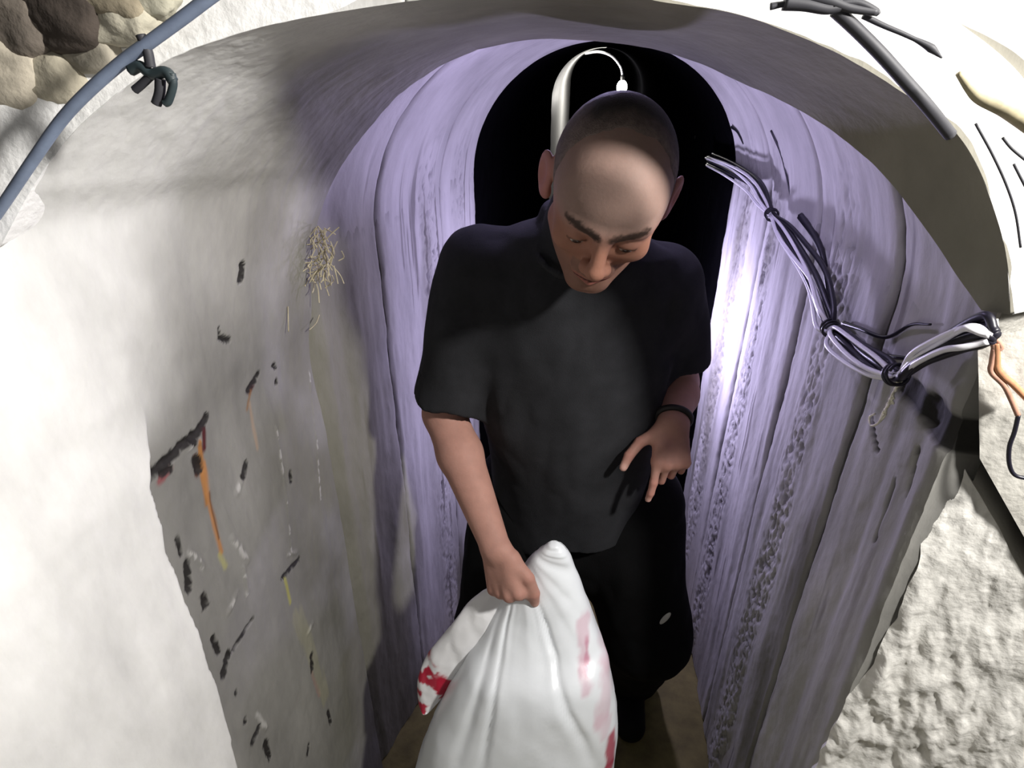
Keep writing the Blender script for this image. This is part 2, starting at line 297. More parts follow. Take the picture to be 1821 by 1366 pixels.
def ring(Y0, Y1, ny, nw, nv, mat, tone, rough, mat_r=None):
    G = np.array([profile(Y, nw, nv) for Y in np.linspace(Y0 + .003, Y1 - .003, ny)])
    cen = np.array([0.02, 0, 1.40]); N = np.stack([cen[0] - G[..., 0], 0 * G[..., 0], np.minimum(0, cen[2] - G[..., 2])], -1); N /= np.linalg.norm(N, axis=-1)[..., None]
    d_edge = np.minimum(G[..., 1] - Y0, Y1 - G[..., 1])
    ang = np.where(G[..., 2] > 1.4, np.arctan2(G[..., 2] - 1.4, G[..., 0]), 0)
    disp = -0.008 * sstep(0.014, 0.0, d_edge + 0.004 * fbm(G * 25, 2))
    if rough:
        jt = sstep(.009, .003, d_edge + .004 * fbm(G * np.array([30, 30, 12]), 3))
        S = np.stack([G[..., 1] * 16, G[..., 0] * 2, G[..., 2] * 1.6], -1)
        fold = fbm(S, 3); wallness = sstep(1.62, 1.42, G[..., 2])
        disp = disp + (0.010 * fold) * (0.35 + 0.65 * wallness) + 0.0014 * fbm(G * np.array([40, 40, 18]), 4) * (.3 + wallness)
        strip = (sstep(0.09, 0.03, np.abs(G[..., 1] - 1.68 + .03 * fbm(G * 5, 2))) + sstep(0.07, 0.02, np.abs(G[..., 1] - 1.41 + .03 * fbm(G * 6, 2))) + .8 * (G[..., 0] > 0) * sstep(.06, .02, np.abs(G[..., 1] - 1.02 + .03 * fbm(G * 6 + 3, 2)))) * wallness
        worm = fbm(G * np.array([75, 75, 48]), 3); worm = 1 - 2 * np.abs(worm) * 1.6
        disp = disp + 0.0045 * worm * (0.10 * wallness + strip)
    col = np.broadcast_to(np.asarray(tone, float), G.shape) * (1 + 0.22 * fbm(G * np.array([5, 9, 2.5]) + Y0 * 7, 4))[..., None]
    col = mixc(col, OLIVE * .75, 0.75 * sstep(0.15, 0.55, fbm(G * np.array([3, 8, 1.6]) + 31, 4)) * sstep(1.5, 1.3, G[..., 2]))
    if rough:
        col = mixc(col, (.05, .045, .05), jt * .8)
        fl = fbm(np.stack([G[..., 1] * 45, G[..., 0] * 3, G[..., 2] * 2.2], -1) + 60, 3); col = mixc(col, (.10, .09, .09), .7 * sstep(.40, .50, fl) * wallness); col = mixc(col, (.10, .095, .11), .7 * sstep(.1, -.25, worm) * np.minimum(strip, 1))
        green = sstep(1.12, .86, G[..., 1] + .22 * (G[..., 0] > 0) + .12 * fbm(G * np.array([4, 6, 3]) + 3, 3)) * sstep(1.62, 1.35, G[..., 2]); col = mixc(col, (.29, .285, .262), .85 * green * (G[..., 0] > 0)); col = mixc(col, OLIVE, .9 * sstep(1.24, 1.04, G[..., 1] + .12 * fbm(G * np.array([4, 6, 3]) + 3, 3)) * sstep(1.62, 1.35, G[..., 2]) * (G[..., 0] < 0))
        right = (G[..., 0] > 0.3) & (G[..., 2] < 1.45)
        for (a, b, wd) in CRACKS_AND_SHADE:
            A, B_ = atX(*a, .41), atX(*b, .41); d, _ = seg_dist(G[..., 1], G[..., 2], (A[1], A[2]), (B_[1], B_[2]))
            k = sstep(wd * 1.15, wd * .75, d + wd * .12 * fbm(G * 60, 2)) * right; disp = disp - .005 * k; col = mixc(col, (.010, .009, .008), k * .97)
    G = G + N * disp[..., None]
    i1 = nw; i2 = nw + nv
    under(slab('wall_panel', G[:, :i1], (-0.04, 0, 0), mat, None, col[:, :i1]), wall_left)
    im = i1 + nv // 2 if mat_r else i2
    under(slab('vault_panel', G[:, i1 - 1:im + 1], (0, 0, 0.04), mat, None, col[:, i1 - 1:im + 1]), ceiling)
    if mat_r: under(slab('vault_panel', G[:, im:i2 + 1], (0, 0, 0.04), mat_r, None, col[:, im:i2 + 1]), ceiling)
    under(slab('wall_panel', G[:, i2:], (0.04, 0, 0), mat_r or mat, None, col[:, i2:], skirt=.2), wall_right)
TONE = (0.46, 0.45, 0.45)
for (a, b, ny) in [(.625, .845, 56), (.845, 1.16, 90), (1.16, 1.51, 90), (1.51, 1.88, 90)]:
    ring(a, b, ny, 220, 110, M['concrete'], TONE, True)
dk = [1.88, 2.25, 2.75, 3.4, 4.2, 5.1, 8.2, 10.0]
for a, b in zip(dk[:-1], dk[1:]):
    lit = a == 5.1
    ring(a, b, 8, 24, 40, M['lit_lining'] if lit else M['dark_lining'], (0.02, 0.02, 0.02), False, M['dark_lining'])
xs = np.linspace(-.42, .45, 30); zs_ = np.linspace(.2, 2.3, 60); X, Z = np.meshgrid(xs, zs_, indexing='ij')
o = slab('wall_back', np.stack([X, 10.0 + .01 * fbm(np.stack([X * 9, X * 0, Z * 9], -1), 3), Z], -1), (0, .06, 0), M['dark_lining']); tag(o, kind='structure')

# ---- floor
xs = np.linspace(-0.75, 1.0, 90); ys = np.linspace(-0.4, 2.0, 120)
X, Y = np.meshgrid(xs, ys, indexing='ij'); Z = 0.012 * fbm(np.stack([X * 9, Y * 9, X * 0], -1), 4) - 0.005
o = slab('floor', np.stack([X, Y, Z], -1), (0, 0, -0.08), M['mud']); tag(o, kind='structure')
xs = np.linspace(-0.45, .5, 20); ys = np.linspace(2.0, 10.0, 40); X, Y = np.meshgrid(xs, ys, indexing='ij')
Z = np.interp(Y, [1.9, 4, 9], [0, 0.09, 0.31]) + 0.01 * fbm(np.stack([X * 9, Y * 6, X * 0], -1), 3)
o2 = slab('floor_slab', np.stack([X, Y, Z], -1), (0, 0, -0.08), M['dark_lining'], o)

# ---- right side: stucco block, upper slabs (quads in a plane that turns towards the entrance)
pd = np.array([1.0, -0.25, 0]); p0 = np.array([0.418, 0.632, 0.0]); pn = np.array([-0.25, -1.0, 0]) / math.hypot(.25, 1)
def on_plane(x, y, off=0.0):
    d = sight(x, y); q = p0 + pn * off; return CAM + d * (((q - CAM) @ pn) / (d @ pn))
def quad(c00, c10, c11, c01, nu, nv):
    u = np.linspace(0, 1, nu)[:, None, None]; v = np.linspace(0, 1, nv)[None, :, None]
    return (np.array(c00) * (1 - u) + np.array(c10) * u) * (1 - v) + (np.array(c01) * (1 - u) + np.array(c11) * u) * v
TL = on_plane(1690, 790); TR = on_plane(1821, 1040); ext = (TR - TL) / np.linalg.norm(TR - TL)
TRx = TL + ext * 0.75
BL = np.array([p0[0], p0[1], 0]); BR = BL + pd * 0.62
G = quad(BL, BR, TRx, TL, 190, 400)
# the left edge follows the photographed broken outline
zl = np.array([on_plane(*p) for p in [(1440, 1366), (1500, 1235), (1545, 1180), (1600, 1070), (1625, 1010), (1640, 940), (1665, 860), (1697, 772)]])
ed = np.interp(G[..., 2], zl[:, 2], zl[:, 0] - p0[0]) + 0.004 * fbm(np.stack([G[..., 2] * 30, G[..., 2] * 0, G[..., 2] * 0], -1), 3)
uu = np.linspace(1, 0, 190)[:, None] ** 3
G = G + (ed * uu)[..., None] * pd
S = np.stack([(G[..., 0] * 1.0) * 70, G[..., 1] * 0, G[..., 2] * 28], -1)
rg = fbm(S, 3); dd = 0.0075 * np.abs(rg) ** 0.8 * np.sign(rg) * (0.45 + 0.55 * sstep(1.15, .8, G[..., 2])) + 0.006 * fbm(G * 12, 3)
dd = dd + 0.012 * np.exp(-((np.linspace(0, 1, 190)[:, None] - .03) / .03) ** 2) * sstep(1.25, .9, G[..., 2])
G = G + pn * dd[..., None]
col = np.broadcast_to(np.array([.74, .725, .68]), G.shape) * (1 + 0.12 * fbm(G * 15, 3))[..., None]
under(slab('stucco_block', G, (0.06, 0.09, 0), M['plaster'], None, col, flip=True, skirt=.25), wall_right)
def plate(pts, off, nu, nv, tone, name):
    c = [on_plane(x, y, off) for x, y in pts]; G = quad(*c, nu, nv)
    G = G + pn * (0.005 * fbm(G * 14, 4) + 0.0012 * fbm(G * 60, 3))[..., None]
    col = np.broadcast_to(np.array(tone), G.shape) * (1 + 0.2 * fbm(G * 20, 3))[..., None]
    under(slab(name, G, (0.05, 0.08, 0), M['plaster'], None, col, flip=True), wall_right)
plate([(1742, 815), (1990, 1255), (1990, 560), (1738, 600)], 0.012, 90, 90, (.52, .505, .46), 'upper_slab')
# near-black sheet behind the gap, its colour standing in for the shadow band
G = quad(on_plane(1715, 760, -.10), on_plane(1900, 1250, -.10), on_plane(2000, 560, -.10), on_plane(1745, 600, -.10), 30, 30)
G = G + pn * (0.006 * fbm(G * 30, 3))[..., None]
under(slab('shade_backing', G, (0.03, 0.09, 0), M['stone'], None, np.array([0.03, 0.026, 0.02]), flip=True), wall_right)

# plain run of the same wall further out to the right, and of the left wall towards the entrance
G = quad(p0 + pd * .22 - pn * .03, p0 + pd * 1.3 - pn * .03, p0 + pd * 1.3 - pn * .03 + [0, 0, 1.75], p0 + pd * .22 - pn * .03 + [0, 0, 1.75], 60, 90)
G = G + pn * (.01 * fbm(G * 10, 4))[..., None]
under(slab('wall_slab', G, (0.03, 0.08, 0), M['plaster'], None, np.array([.5, .485, .44]), flip=True), wall_right)
ys = np.linspace(-.7, .12, 60); zs2 = np.linspace(0, 1.42, 80); Yg, Zg = np.meshgrid(ys, zs2, indexing='ij')
G = np.stack([-.507 + .006 * fbm(np.stack([Yg * 8, Zg * 8, Yg * 0], -1), 4), Yg, Zg], -1)
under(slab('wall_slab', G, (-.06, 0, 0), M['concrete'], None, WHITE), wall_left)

# ---- front face round the mouth of the arch
ctr = np.array([-0.03, 0.5, 1.30])
Rf = arc_resample(smooth_path(rimP, 400), 260)
rad = Rf - ctr; rad[:, 1] = 0; rad /= np.linalg.norm(rad, axis=1)[:, None]
def face_band(name, r0, r1, nr, y_in, y_out, mat, colfn, amp, parent):
    s = np.linspace(0, 1, nr)[:, None, None]
    G = Rf[None] + rad[None] * (r0 + (r1 - r0) * s); G[..., 1] += (y_in + (y_out - y_in) * s[..., 0])
    G[..., 1] += -amp * fbm(G * np.array([9, 1, 9]), 4)
    return under(slab(name, G, (0, 0.08, 0), mat, None, colfn(G), flip=False), parent)
face_band('arch_rim', 0.0, 0.055, 14, 0.0, -0.006, M['plaster'], lambda G: np.broadcast_to(np.array([.86, .855, .84]), G.shape) * (1 + .06 * fbm(G * 30, 3))[..., None], 0.002, wall_front)
def fcol(G):
    c = np.broadcast_to(np.array([.76, .75, .72]), G.shape) * (1 + .08 * fbm(G * 12, 3))[..., None]
    return mixc(c, (0.30, 0.26, 0.19), sstep(-0.12, -0.24, G[..., 0]))
face_band('face_plaster', 0.055, 0.75, 70, 0.012, -0.02, M['plaster'], fcol, 0.012, wall_front)

# rubble stones, upper left
def stone(c, r, tone, seed, squash=(1, .7, 1)):
    import bmesh
    bm = bmesh.new(); bmesh.ops.create_icosphere(bm, subdivisions=4, radius=1)
    V = np.array([v.co[:] for v in bm.verts]); F = np.array([[v.index for v in f.verts] for f in bm.faces]); bm.free()
    V = np.sign(V) * np.abs(V) ** 0.75; k = 1 + 0.28 * fbm(V * 1.3 + seed * 11, 3) + 0.06 * fbm(V * 5 + seed, 3)
    P = V * k[:, None] * np.array(squash) * r + np.array(c)
    return under(mk('stone', P, F, M['stone'], None, np.broadcast_to(np.array(tone), P.shape) * (1 + .25 * fbm(V * 4 + seed, 3))[:, None]), wall_front)
ST = [(20, 130, .050, (.50, .45, .36)), (100, 150, .036, (.44, .40, .31)), (160, 85, .026, (.34, .31, .25)), (215, 22, .034, (.46, .43, .34)), (30, 45, .045, (.20, .17, .14)), (120, 15, .046, (.07, .055, .045)), (190, -25, .04, (.28, .24, .17)), (50, 205, .032, (.30, .26, .20)), (5, 205, .040, (.24, .21, .16)), (90, 175, .022, (.48, .45, .40)), (15, 268, .030, (.55, .51, .52)), (265, -10, .026, (.44, .42, .33)), (-15, 325, .028, (.4, .38, .36)), (-60, 100, .06, (.3, .26, .2)), (-70, 300, .06, (.4, .36, .3))]
for k, (x, y, r, tone) in enumerate(ST):
    stone(atY(x, y, 0.48), r * .85, tone, k + 1, (1, .6, .8))

# ================================================================== THINGS ON THE WALLS
# blue-grey pipe along the outer edge of the arch
pipe_px = [(-60, 455), (0, 372), (60, 283), (110, 213), (160, 160), (220, 108), (270, 72), (330, 28), (375, -6), (430, -45)]
o = add_tube('pipe', [atY(x, y, .425) for x, y in pipe_px], 0.0042, M['blue_pipe'], n=80, sides=12)
tag(o, 'thin blue-grey pipe running up the outer left edge of the arch', 'pipe')
tie = empty('cable_tie', atY(275, 130, .45), 'dark cable tie knotted with hanging ends on the white arch rim at upper left', 'cable tie')
def tie_part(name, px, r, mat, Y=.425, n=24): return under(add_tube(name, [atY(x, y, Y) for x, y in px], r, mat, n=n, sides=8), tie)
tie_part('strap', [(232, 125), (250, 118), (270, 132), (295, 128), (308, 145)], 0.0038, M['teal_plastic'])
tie_part('strap', [(250, 62), (262, 90), (268, 120)], 0.0034, M['grey_cable'])
tie_part('tail', [(305, 130), (308, 150), (300, 178), (293, 184)], 0.0028, M['teal_plastic'])
tie_part('tail', [(268, 135), (252, 150), (240, 160)], 0.0030, M['grey_cable'])
tie_part('tail', [(285, 140), (284, 165), (278, 185)], 0.0035, M['grey_cable'])

# dark cable and debris on the right of the mouth
o = add_tube('cable', [atY(x, y, yy) for x, y, yy in [(1485, 18, .55), (1520, 50, .55), (1565, 95, .55), (1610, 145, .555), (1650, 190, .56), (1690, 240, .575)]], 0.0048, M['grey_cable'], n=50)
tag(o, 'dark grey cable hanging across the white face above the arch at upper right', 'cable')
o = add_tube('twig', [atY(x, y, .55) for x, y in [(1535, 28), (1570, 45), (1610, 62), (1650, 82), (1675, 103)]], np.interp(np.linspace(0, 1, 40), [0, .6, .8, 1], [.0022, .0016, .003, .0006]), M['grey_cable'], n=40)
tag(o, 'thin dark twig slanting beside the grey cable on the white face', 'twig')
deb = empty('debris', atY(1470, 10, .545), 'tangle of dark scraps stuck at the top edge above the grey cable', 'debris')
for px, r in [([(1395, 4), (1430, 8), (1470, 16), (1500, 12)], .005), ([(1440, -8), (1475, 2), (1510, 14), (1560, 22)], .0045), ([(1480, 10), (1520, 4), (1555, 18), (1562, 26)], .003), ([(1370, 12), (1400, 6), (1450, -4)], .0022)]:
    under(add_tube('scrap', [atY(x, y, .545) for x, y in px], r * np.linspace(1.2, .6, 24), M['grey_cable'], deb, n=24, sides=7), deb)
o = add_tube('root', [atY(x, y, .535) for x, y in [(1704, 130), (1725, 158), (1745, 175), (1790, 195), (1840, 225)]], np.linspace(.002, .007, 40), M['straw'], n=40)
tag(o, 'pale root thickening to the right on the white face', 'root')
for k, (px, lab) in enumerate([([(1735, 220), (1765, 275), (1790, 330), (1806, 380), (1815, 440)], 'long thin wire curving down the white face beside the arch rim'), ([(1783, 245), (1800, 265), (1830, 290)], 'short thin wire, upper of the pair at the right edge'), ([(1803, 292), (1812, 310), (1825, 335)], 'short thin wire, lower of the pair at the right edge')]):
    o = add_tube('wire', [atY(x, y, .565 if k == 0 else .55) for x, y in px], 0.0011, M['grey_cable'], n=30, sides=6); tag(o, lab, 'wire', 'thin wires at the right of the arch')

def on_vault(x, y, off=.006):
    d = sight(x, y); d = d / np.linalg.norm(d); t = np.arange(.3, 3.0, .002); P = CAM + d * t[:, None]; Y = P[:, 1]
    Xl = np.interp(Y, [.6, .9, 1.15, 1.5, 1.9], [-.49, -.49, -.425, -.385, -.365]); Xr = np.interp(Y, [.6, 1.2, 1.9], [.415, .412, .402])
    cx, a = (Xl + Xr) / 2, (Xr - Xl) / 2; f = (np.abs(P[:, 0] - cx) / a) ** 2.1 + (np.maximum(P[:, 2] - 1.4, 0) / .375) ** 2.1
    return P[int(np.argmax((f > 1) & (Y > .6)))] - d * off
# cable bundle along the right wall
bun_px = [(1262, 288), (1300, 305), (1345, 335), (1375, 385), (1420, 455), (1452, 510), (1472, 570), (1490, 600), (1540, 645), (1598, 672), (1655, 640), (1715, 603), (1768, 600)]
bunY = [2.02, 1.84, 1.66, 1.45, 1.21, 1.08, .985, .94, .83, .745, .69, .645, .60]
bun = np.array([atX(x, y, .384) for x, y in bun_px]); bun[-1] = atY(1768, 602, .588); bun[-2] = atY(1722, 610, .612); bun[0] = atX(1262, 288, .384)
bundle = empty('cable_bundle', tuple(bun[9]), 'bundle of white and black cables sagging along the right wall', 'cables')
def off_path(ox, oz, ph, amp=.0045):
    Pth = smooth_path(bun, 60); k = np.linspace(0, 1, 60)
    pinch = np.ones(60)
    for kk in (3 / 12, 6.6 / 12, 9 / 12, 1.0): pinch = pinch * (1 - .75 * np.exp(-((k - kk) / .03) ** 2))
    Pth = Pth.copy(); Pth[:, 0] += (ox + amp * np.sin(k * 17 + ph)) * pinch; Pth[:, 2] += (oz + amp * np.cos(k * 13 + ph * 1.7)) * pinch
    return Pth
for (ox, oz, ph, r, m) in [(-.015, .008, 0, .0034, 'white_cable'), (-.014, -.008, 1.3, .0034, 'white_cable'), (-.012, .017, 2.6, .0032, 'white_cable'), (-.006, .002, 3.3, .0050, 'black_cable'), (.000, .014, 4.4, .0050, 'black_cable'), (-.002, -.003, 5.2, .0045, 'black_cable'), (.003, .024, .7, .0045, 'black_cable')]:
    under(add_tube('cable', off_path(ox, oz, ph), r, M[m], n=140, sides=9), bundle)
for kk in (3, 6.6, 9):
    Pth = smooth_path(bun, 121); c = Pth[int(kk * 10)]; tg = Pth[min(int(kk * 10) + 2, 120)] - Pth[int(kk * 10) - 2]; tg /= np.linalg.norm(tg)
    u = np.cross(tg, [1, 0, 0]); u /= np.linalg.norm(u); v = np.cross(tg, u)
    a = np.linspace(0, 2 * math.pi * 2.2, 40)
    under(add_tube('tie_wire', c + np.array([-.004, 0, .004]) + .0125 * (np.cos(a)[:, None] * u + np.sin(a)[:, None] * v) + tg * (a[:, None] - 6) * .0012, .0022, M['black_cable'], n=60, sides=6), bundle)
# dark roots behind the cables
for k, (px, r, lab) in enumerate([([(1345, 330), (1362, 365), (1372, 385), (1392, 395)], .006, 'black knotted root behind the cables near the dark passage'), ([(1425, 385), (1446, 415), (1462, 450), (1470, 495), (1474, 540)], .006, 'black root hanging beside the middle of the cable bundle'), ([(1372, 232), (1388, 270), (1396, 300), (1405, 345), (1408, 370)], .0022, 'long thin dark root crossing the lilac vault panel'), ([(1302, 226), (1312, 235), (1322, 256)], .0035, 'short curled dark root at the edge of the dark passage'), ([(1500, 575), (1530, 585), (1575, 600), (1620, 578), (1655, 577)], .0030, 'dark root poking out above the lowest sag of cables'), ([(1475, 575), (1510, 605), (1560, 630), (1620, 638)], .0055, 'black root lying along the cables at the lowest sag')]):
    o = add_tube('root', [on_vault(x, y) for x, y in px], np.linspace(1.35, .5, 40) * r, M['black_cable'], n=40, sides=7); tag(o, lab, 'root', 'dark roots on the right wall')
# twine knot, cords
o = add_tube('twine', [on_plane(x, y, .03) for x, y in [(1771, 568), (1772, 590), (1770, 606)]], .0022, M['twine'], n=16, sides=7); tag(o, 'short pale string tied above the orange cords at the right', 'string')
cords = empty('cord_pair', on_plane(1771, 608, .03), 'pair of orange and pink cords hanging from the string knot at the right', 'cord')
for px, r, m, nm in [([(1764, 602), (1774, 606), (1780, 618), (1770, 622), (1766, 610)], .0028, 'pink_cord', 'knot'), ([(1772, 610), (1773, 640), (1774, 655), (1785, 670), (1800, 682), (1830, 712)], .0034, 'orange_cord', 'cord'), ([(1768, 620), (1764, 645), (1763, 662), (1785, 685), (1798, 710), (1810, 738)], .0028, 'pink_cord', 'cord')]:
    under(add_tube(nm, [on_plane(x, y, .03) for x, y in px], r, M[m], cords, n=50, sides=8), cords)
o = add_tube('black_cord', [on_plane(x, y, .03) for x, y in [(1811, 738), (1804, 768), (1795, 795), (1795, 825), (1805, 845), (1830, 852)]], .0022, M['black_cable'], n=40, sides=7); tag(o, 'thin black cord hanging below the pink cord end', 'cord')
def wig(a, b, n, amp, seed, off):
    rs = np.random.RandomState(seed); P = [np.array(atX(a[0] + (b[0] - a[0]) * s, a[1] + (b[1] - a[1]) * s, off)) for s in np.linspace(0, 1, n)]
    return [p + rs.normal(0, amp, 3) for p in P]
on_cab = lambda x, y: atX(x, y, .385)
fr = empty('frayed_string', atX(1598, 690, .385), 'frayed cream string dangling from the lowest sag of cables', 'string')
for k in range(4):
    pts = wig((1602, 672), (1572, 738), 13, .0016, k, .385) + [on_cab(1562, 752), on_cab(1549, 757), on_cab(1546, 742), on_cab(1556, 736)]
    under(add_tube('strand', pts, .0014, M['twine'], fr, n=60, sides=5), fr)
# straw tuft in the left joint
tuft = empty('straw_tuft', atY(580, 470, .88), 'tuft of dry straw poking out of the left arch joint', 'straw')
rs = np.random.RandomState(3); strands = []
for k in range(60):
    x, y = 575 + rs.normal(0, 14), 430 + rs.uniform(-30, 70); L = rs.uniform(18, 50); an = rs.normal(math.pi / 2 + .15, .55)
    a = atY(x, y, .875 + rs.uniform(0, .02)); b = atY(x + math.cos(an) * L, y + math.sin(an) * L, .865 + rs.uniform(0, .02)); strands.append([a, (a + b) / 2 + rs.normal(0, .003, 3), b])
under(joined_tubes('straw_strands', strands, .0009, M['straw'], tuft), tuft); bpy.data.objects['straw_strands']['kind'] = 'stuff'
for k, (px, lab) in enumerate([([(512, 545), (513, 590)], 'single straight straw on the left wall, left of the bent one'), ([(568, 560), (562, 575), (550, 587)], 'single bent straw on the left wall below the tuft')]):
    o = add_tube('straw', [atX(x, y, -.462) for x, y in px], .0009, M['straw'], n=10, sides=5); tag(o, lab, 'straw')
# lamp far down the passage
bp = atY(1106, 155, 6.5)
bulb = empty('bulb', tuple(bp), 'glowing bulb on the right side far down the dark passage', 'lamp')
import bmesh
bm = bmesh.new(); bmesh.ops.create_uvsphere(bm, u_segments=20, v_segments=12, radius=.05)
for v in bm.verts: v.co.z *= 1.25
me = bpy.data.meshes.new('glass_globe'); bm.to_mesh(me); bm.free(); me.materials.append(M['bulb']); o = bpy.data.objects.new('glass_globe', me); COL.objects.link(o); o.parent = bulb
o = add_tube('socket', [(0, 0, .045), (0, 0, .07), (0, 0, .10)], .02, M['bulb_base'], bulb, n=6)
o = under(add_tube('flex', [atY(1040, 95, 6.5), atY(1065, 92, 6.5), atY(1088, 100, 6.5), atY(1103, 118, 6.5), tuple(bp + [0, 0, .10])], .011, M['white_cable'], None, n=30), bulb)
lamp('bulb_light', tuple(bp + np.array([-.08, -.02, 0])), 20.0, (1, .96, .9), .03)
# ================================================================== PERSON
def smin(a, b, k):
    h = np.clip(0.5 + 0.5 * (b - a) / k, 0, 1); return b + (a - b) * h - k * h * (1 - h)
def smax(a, b, k): return -smin(-a, -b, k)
def rc(P, a, b, ra, rb):
    a = np.asarray(a, float); d = np.asarray(b, float) - a; L = max(d @ d, 1e-12); Q = P - a
    h = np.clip((Q @ d) / L, 0, 1); return np.sqrt(((Q - h[:, None] * d) ** 2).sum(1)) - (ra + (rb - ra) * h)
def el(P, c, r):
    r = np.asarray(r, float); q = (P - np.asarray(c, float)) / r; k0 = np.sqrt((q * q).sum(1)); k1 = np.sqrt(((q / r) ** 2).sum(1)) + 1e-9
    return k0 * (k0 - 1) / k1
def stack(P, rows):
    R = np.array(rows, float)[::-1]; z = P[:, 2]
    cx, cy, rx, ry = [np.interp(z, R[:, 0], R[:, k]) for k in (1, 2, 3, 4)]
    k = np.sqrt(((P[:, 0] - cx) / rx) ** 2 + ((P[:, 1] - cy) / ry) ** 2); d = (k - 1) * np.minimum(rx, ry)
    return np.maximum(d, np.maximum(z - R[-1, 0], R[0, 0] - z))
def nonuni(lo, hi, flo, fhi, fine, coarse):
    a = np.arange(flo, lo - coarse, -coarse)[::-1] if flo > lo else np.array([])
    m = np.arange(flo, fhi, fine); m = m[1:] if len(a) else m
    c = np.arange(m[-1] + coarse, hi + coarse, coarse) if fhi < hi else np.array([])
    return np.concatenate([a, m, c])
def mesh_sdf(f, xs, ys, zs, B=10):
    nx, ny, nz = len(xs), len(ys), len(zs); D = np.empty((nx, ny, nz), np.float32)
    bx = [slice(i, min(i + B, nx)) for i in range(0, nx, B)]; by = [slice(i, min(i + B, ny)) for i in range(0, ny, B)]; bz = [slice(i, min(i + B, nz)) for i in range(0, nz, B)]
    mid = lambda a, s: ((a[s.start] + a[s.stop - 1]) / 2, (a[s.stop - 1] - a[s.start]) / 2 + (a[1] - a[0]) * .5)
    Bl = [(i, j, k) for i in bx for j in by for k in bz]
    cx = {s.start: mid(xs, s) for s in bx}; cy = {s.start: mid(ys, s) for s in by}; cz = {s.start: mid(zs, s) for s in bz}
    Cn = np.array([(cx[i.start][0], cy[j.start][0], cz[k.start][0]) for i, j, k in Bl]); hd = np.array([math.sqrt(cx[i.start][1] ** 2 + cy[j.start][1] ** 2 + cz[k.start][1] ** 2) for i, j, k in Bl])
    d = f(Cn); act = np.abs(d) < hd * 1.25 + 0.012
    for (i, j, k), dd, a in zip(Bl, d, act):
        if not a: D[i, j, k] = dd
    idx = np.nonzero(act)[0]; step = 300
    for s in range(0, len(idx), step):
        ch = idx[s:s + step]; Ps = []
        for q in ch:
            i, j, k = Bl[q]; g = np.stack(np.meshgrid(xs[i], ys[j], zs[k], indexing='ij'), -1).reshape(-1, 3); Ps.append(g)
        v = f(np.concatenate(Ps)); o = 0
        for q, g in zip(ch, Ps):
            i, j, k = Bl[q]; D[i, j, k] = v[o:o + len(g)].reshape(i.stop - i.start, j.stop - j.start, k.stop - k.start); o += len(g)
    I = (D < 0).astype(np.uint8); cnt = np.zeros((nx - 1, ny - 1, nz - 1), np.uint8)
    for a in (0, 1):
        for b in (0, 1):
            for c in (0, 1): cnt += I[a:nx - 1 + a, b:ny - 1 + b, c:nz - 1 + c]
    ci, cj, ck = np.nonzero((cnt > 0) & (cnt < 8)); flat = (ci * (ny - 1) + cj) * (nz - 1) + ck
    acc = np.zeros((len(ci), 3)); num = np.zeros(len(ci)); ax = (xs, ys, zs)
    for e in range(3):
        for p in (0, 1):
            for q in (0, 1):
                o0 = [0, 0, 0]; o1_, o2_ = [m for m in range(3) if m != e]; o0[o1_] = p; o0[o2_] = q; o1 = list(o0); o1[e] = 1
                d0 = D[ci + o0[0], cj + o0[1], ck + o0[2]].astype(float); d1 = D[ci + o1[0], cj + o1[1], ck + o1[2]].astype(float)
                m = (d0 < 0) != (d1 < 0); t = np.where(m, d0 / np.where(m, d0 - d1, 1), 0)
                pos = np.stack([ax[n][(ci, cj, ck)[n] + o0[n]] for n in range(3)], -1)
                pos1 = np.stack([ax[n][(ci, cj, ck)[n] + o1[n]] for n in range(3)], -1)
                acc += np.where(m[:, None], pos + (pos1 - pos) * t[:, None], 0); num += m
    V = acc / np.maximum(num, 1)[:, None]; Fs = []
    for e in range(3):
        sl0 = [slice(None)] * 3; sl1 = [slice(None)] * 3; sl0[e] = slice(0, -1); sl1[e] = slice(1, None)
        a = I[tuple(sl0)]; b = I[tuple(sl1)]; i, j, k = np.nonzero(a != b); ijk = [i, j, k]; o1_, o2_ = [m for m in range(3) if m != e]
        dims = (nx - 1, ny - 1, nz - 1); ok = (ijk[o1_] > 0) & (ijk[o2_] > 0) & (ijk[o1_] < dims[o1_]) & (ijk[o2_] < dims[o2_])
        ijk = [m[ok] for m in ijk]; s = a[tuple(ijk)]; qs = []
        for p, q in ((0, 0), (1, 0), (1, 1), (0, 1)):
            c = [m.copy() for m in ijk]; c[o1_] -= 1 - p; c[o2_] -= 1 - q
            qs.append(np.searchsorted(flat, (c[0] * (ny - 1) + c[1]) * (nz - 1) + c[2]))
        q = np.stack(qs, -1); fl = (s == 1) if e != 1 else (s == 0)
        q[~fl] = q[~fl][:, ::-1]; Fs.append(q)
    return V, np.concatenate(Fs)
nrm = lambda v: np.asarray(v, float) / np.linalg.norm(v)

